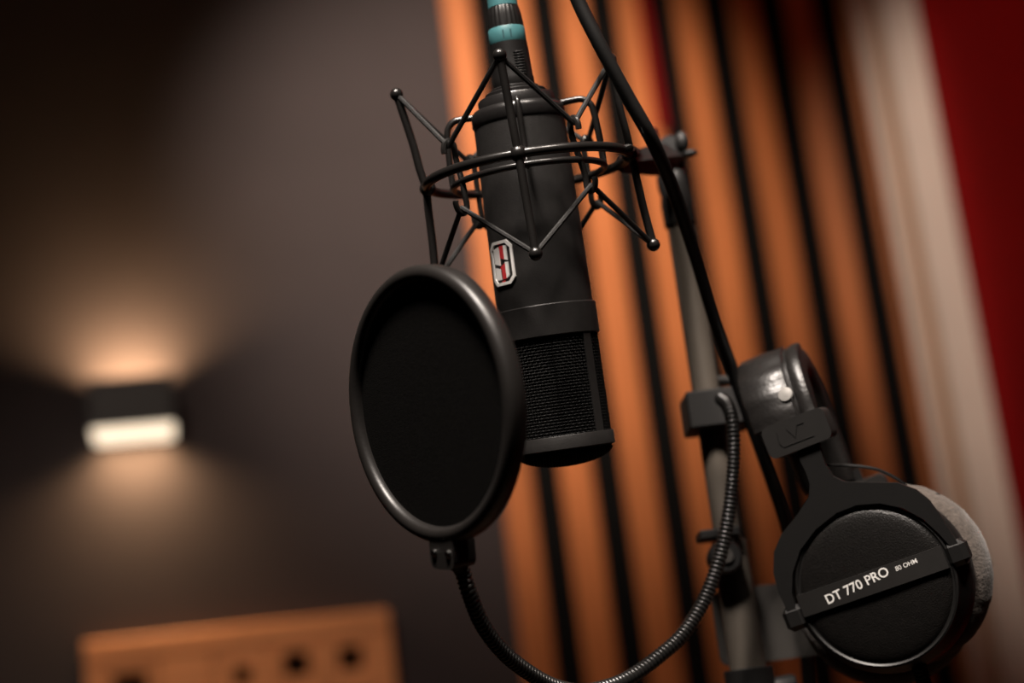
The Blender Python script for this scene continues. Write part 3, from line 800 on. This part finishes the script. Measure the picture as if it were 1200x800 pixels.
s_ = MB().lathe([(.0041, -.0012), (.0042, .0000), (.0038, .0005), (.0020, .0008), (.0001, .0009)], 24, Ms).build('snap_button', 'snap_metal', wrap); s_['label'] = 'chrome snap button'
# steel bow of the far side, far yoke and far cup
off = wl_ * .0985
far_n = (wl_ + Vector((0, 0, -1))).normalized()
def far_frame():
    c = off + Vector((.0010, -.0135, 0)); nz = wl_.copy(); ny = Vector((0, 1, 0)); ny = (ny - nz * ny.dot(nz)).normalized(); nx = ny.cross(nz)
    return frame(c, nx, ny, nz)
FM = far_frame()
c2 = cup(FM, False)
pol2 = []
for k in range(17): a = rad(-20 + 220 * k / 16); pol2.append((.0525 * cos(a), .0525 * sin(a)))
pol2 = pol2[:7] + [(.010, .058), (.006, .062), (.006, .070), (-.006, .070), (-.006, .062), (-.010, .058)] + pol2[10:]
for k in range(17): a = rad(200 - 220 * k / 16); pol2.append((.0490 * cos(a), .0490 * sin(a)))
MB().prism(pol2, lambda a, b: FM @ Vector((a, b, -.002)), lambda a, b: FM @ Vector((a, b, .001))).build('yoke', 'hp_plastic', hp, smooth=False)
MB().prism(plate_rr(.0365, .0175, .0036), lambda a, b: FM @ Vector((a, b + .054, -.0085)), lambda a, b: FM @ Vector((a, b + .054, .0040))).build('slider_block', 'hp_strip', hp, ang=30)
for sx in (-1, 1): MB().box(FM @ Vector((sx * .0505, -.004, -.004)), (.011, .012, .012), FM.to_3x3(), bev=.0026).build('yoke_pivot', 'hp_plastic', hp, smooth=False)
# thin lead from the headband, small loop, and the main lead
lw = [HPi @ at(*p) for p in ((955, 541, .925), (967, 544.5, .925), (990, 545, .924), (1020, 548, .922), (1040, 555, .922), (1060, 568, .922), (1080, 590, .924))]
MB().tube(catmull(lw, 6), .0009, 8).build('thin_lead', 'rubber_cable', hp)
lw = [HPi @ at(*p) for p in ((1078, 597, .922), (1088, 589, .922), (1096, 580, .922), (1101, 581, .923), (1099, 588, .924), (1092, 596, .926))]
MB().tube(catmull(lw, 6), .0010, 8).build('lead_loop', 'rubber_cable', hp)
d0 = Vector((L(1076, 781, -.006)[0], L(1076, 781, -.006)[1], -.008)); p1 = HPi @ at(1086, 812, .905)
rr = resample([d0, p1], .0006)
MB().tube(rr, lambda i: .0040 if i % 4 < 2 else .0033, 14).build('strain_relief', 'rubber_cable', hp, ang=20)
wpts = [HP @ p1, at(1098, 850, .905), at(1112, 950, .92)]
w1 = wpts[-1]; wpts += [Vector((w1.x, w1.y + .03, .6)), Vector((w1.x - .02, w1.y + .05, .1)), Vector((w1.x + .05, w1.y + .02, .016)), Vector((w1.x + .25, w1.y - .1, .004))]
MB().tube(catmull(wpts, 8), .0022, 10).build('main_lead', 'rubber_cable', hp, world=True)

# hook on the stand that carries the band
apex = HP @ (Vector((bu, 1 * .1265 - .0108 - .0034, 0)) + wl_ * .046)
tip = apex + hu * .010
h0 = Vector((PX, PY, z485 + .020))
MB().tube(catmull([h0, at(862, 447, 1.030), at(890, 468, 1.020), at(908, 482, .990), at(912, 470, .962), apex - hu * .002, tip], 5), .0030, 10).build('headphone_hook', 'stand_black', st, world=True)
